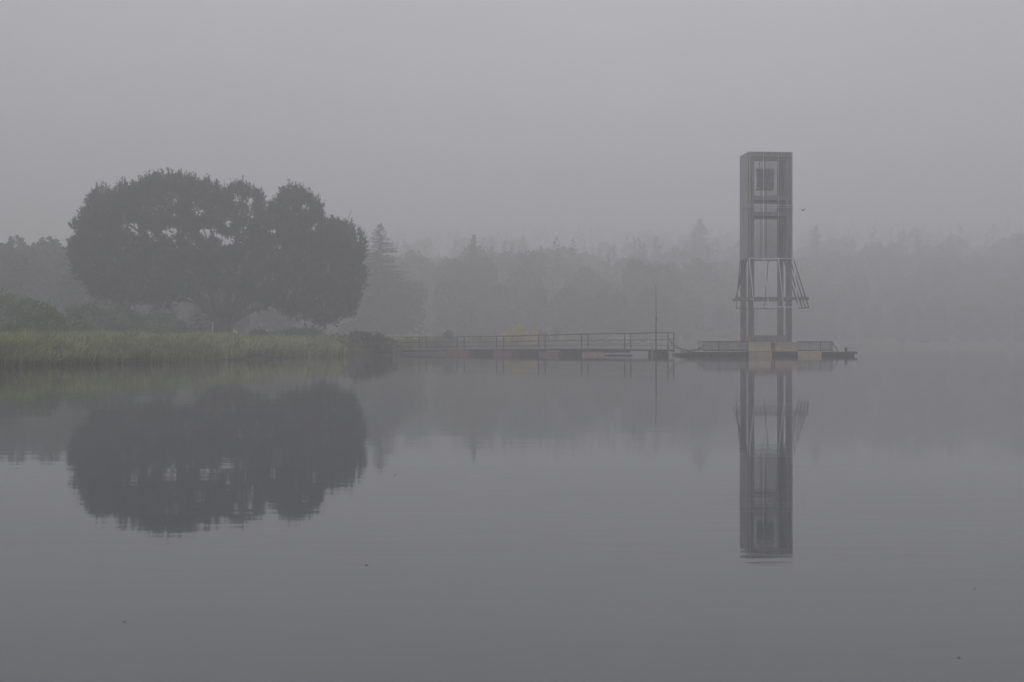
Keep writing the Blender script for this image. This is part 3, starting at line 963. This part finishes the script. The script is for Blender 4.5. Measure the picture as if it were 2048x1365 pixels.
# ------------------------------------------------------------------ specks afloat
for i, (px, py, r, lb) in enumerate([(790, 951, .009, 'dark dead leaf floating near the pine reflection in mid water'), (733, 1131, .008, 'tiny dead leaf afloat below the pine reflection'),
                                     (1918, 1316, .005, 'dead leaf afloat in the lower right corner of the water'), (1950, 1178, .005, 'tiny dead leaf afloat at the right below the tower reflection'),
                                     (249, 1245, .0045, 'tiny dead leaf afloat in the lower left water')]):
    d = CAM_H * F / (py - HOR)
    t = MB()
    n = 10
    for zz in (.004, .0015):
        for k in range(n):
            a = 2 * math.pi * k / n
            q = r * .6 * (1 + .35 * math.cos(2 * a) + random.uniform(-.08, .08))
            t.v.append((q * math.cos(a), q * .8 * math.sin(a), zz * .5 + .0008 * abs(math.cos(a))))
    t.f = [tuple(range(n)), tuple(range(2 * n - 1, n - 1, -1))] + [(k, n + k, n + (k + 1) % n, (k + 1) % n) for k in range(n)]
    o = t.build('floating_leaf', M['debris']); o.location = ((px - 1024) * d / F, d, 0.0)
    tag(o, lb, 'leaf', 'dead leaves afloat on the water')

# ------------------------------------------------------------------ fog
HAZE = 0.0059


def volume_box(name, a, b2, dens, col, g_, label):
    hm = bpy.data.materials.new(name + '_air')
    hm.use_nodes = True
    t_ = hm.node_tree
    t_.nodes.remove(t_.nodes['Principled BSDF'])
    v_ = t_.nodes.new('ShaderNodeVolumePrincipled')
    v_.inputs['Color'].default_value = (*col, 1)
    v_.inputs['Density'].default_value = dens
    v_.inputs['Anisotropy'].default_value = g_
    t_.links.new(v_.outputs['Volume'], t_.nodes['Material Output'].inputs['Volume'])
    o_ = MB().box(a, b2).build(name, hm)
    return tag(o_, label, None, None, 'stuff')


volume_box('haze', (-3200, -80, -2.7), (3200, 1100, 70), HAZE, (.93, .932, .955), .42, 'pale even fog filling the air over the lake')



# ------------------------------------------------------------------ light and sky
SUN_EL, SUN_AZ = math.radians(52), math.radians(7)       # azimuth clockwise from +y
sd = bpy.data.lights.new('sun', 'SUN')
sd.energy = 1.2
sd.angle = math.radians(36)
sd.color = (1, .97, .95)
so = bpy.data.objects.new('sun', sd)
C.objects.link(so)
dirv = Vector((math.sin(SUN_AZ) * math.cos(SUN_EL), math.cos(SUN_AZ) * math.cos(SUN_EL), math.sin(SUN_EL)))
so.rotation_euler = dirv.to_track_quat('Z', 'Y').to_euler()
so.location = dirv * 50

wd = bpy.data.worlds.new('World')
bpy.context.scene.world = wd
wd.use_nodes = True
nt = wd.node_tree
bg = nt.nodes['Background']
sky = nt.nodes.new('ShaderNodeTexSky')
sky.sky_type = 'NISHITA'
sky.sun_disc = False
sky.sun_elevation = SUN_EL
sky.sun_rotation = SUN_AZ
sky.dust_density = 4
sky.air_density = 1.5
hs = nt.nodes.new('ShaderNodeHueSaturation')
hs.inputs['Saturation'].default_value = 0.10
# overcast veil: the cloud evens out the clear sky
mx = nt.nodes.new('ShaderNodeMix'); mx.data_type = 'RGBA'
mx.inputs[0].default_value = .75
mx.inputs[7].default_value = (6.25, 6.27, 6.72, 1)
nt.links.new(sky.outputs['Color'], hs.inputs['Color'])
nt.links.new(hs.outputs['Color'], mx.inputs[6])
# slow unevenness of the cloud veil
tc = nt.nodes.new('ShaderNodeTexCoord')
nz = nt.nodes.new('ShaderNodeTexNoise'); nz.inputs['Scale'].default_value = 5.0; nz.inputs['Detail'].default_value = 3
mr = nt.nodes.new('ShaderNodeMapRange'); mr.inputs['From Min'].default_value = .3; mr.inputs['From Max'].default_value = .7
mr.inputs['To Min'].default_value = .88; mr.inputs['To Max'].default_value = 1.12
vm = nt.nodes.new('ShaderNodeVectorMath'); vm.operation = 'SCALE'
nt.links.new(tc.outputs['Generated'], nz.inputs['Vector'])
nt.links.new(nz.outputs['Fac'], mr.inputs['Value'])
nt.links.new(mx.outputs[2], vm.inputs[0]); nt.links.new(mr.outputs['Result'], vm.inputs['Scale'])
nt.links.new(vm.outputs[0], bg.inputs['Color'])
bg.inputs['Strength'].default_value = 0.083

# ------------------------------------------------------------------ camera and render
cd = bpy.data.cameras.new('camera')
cd.lens = 50; cd.sensor_width = 36
cd.clip_end = 3000; cd.clip_start = .05
co = bpy.data.objects.new('camera', cd)
C.objects.link(co)
co.location = (0, 0, CAM_H)
co.rotation_euler = (math.radians(90), 0, 0)
S = bpy.context.scene
S.camera = co
S.view_settings.view_transform = 'Standard'
S.view_settings.look = 'None'
S.view_settings.exposure = 0
S.view_settings.gamma = 1
S.render.engine = 'CYCLES'
cy = S.cycles
cy.max_bounces = 6; cy.diffuse_bounces = 2; cy.glossy_bounces = 3; cy.transmission_bounces = 2
cy.volume_bounces = 1; cy.transparent_max_bounces = 8
cy.use_denoising = True
try:
    cy.denoiser = 'OPENIMAGEDENOISE'
except Exception:
    pass
cy.caustics_reflective = False
cy.caustics_refractive = False
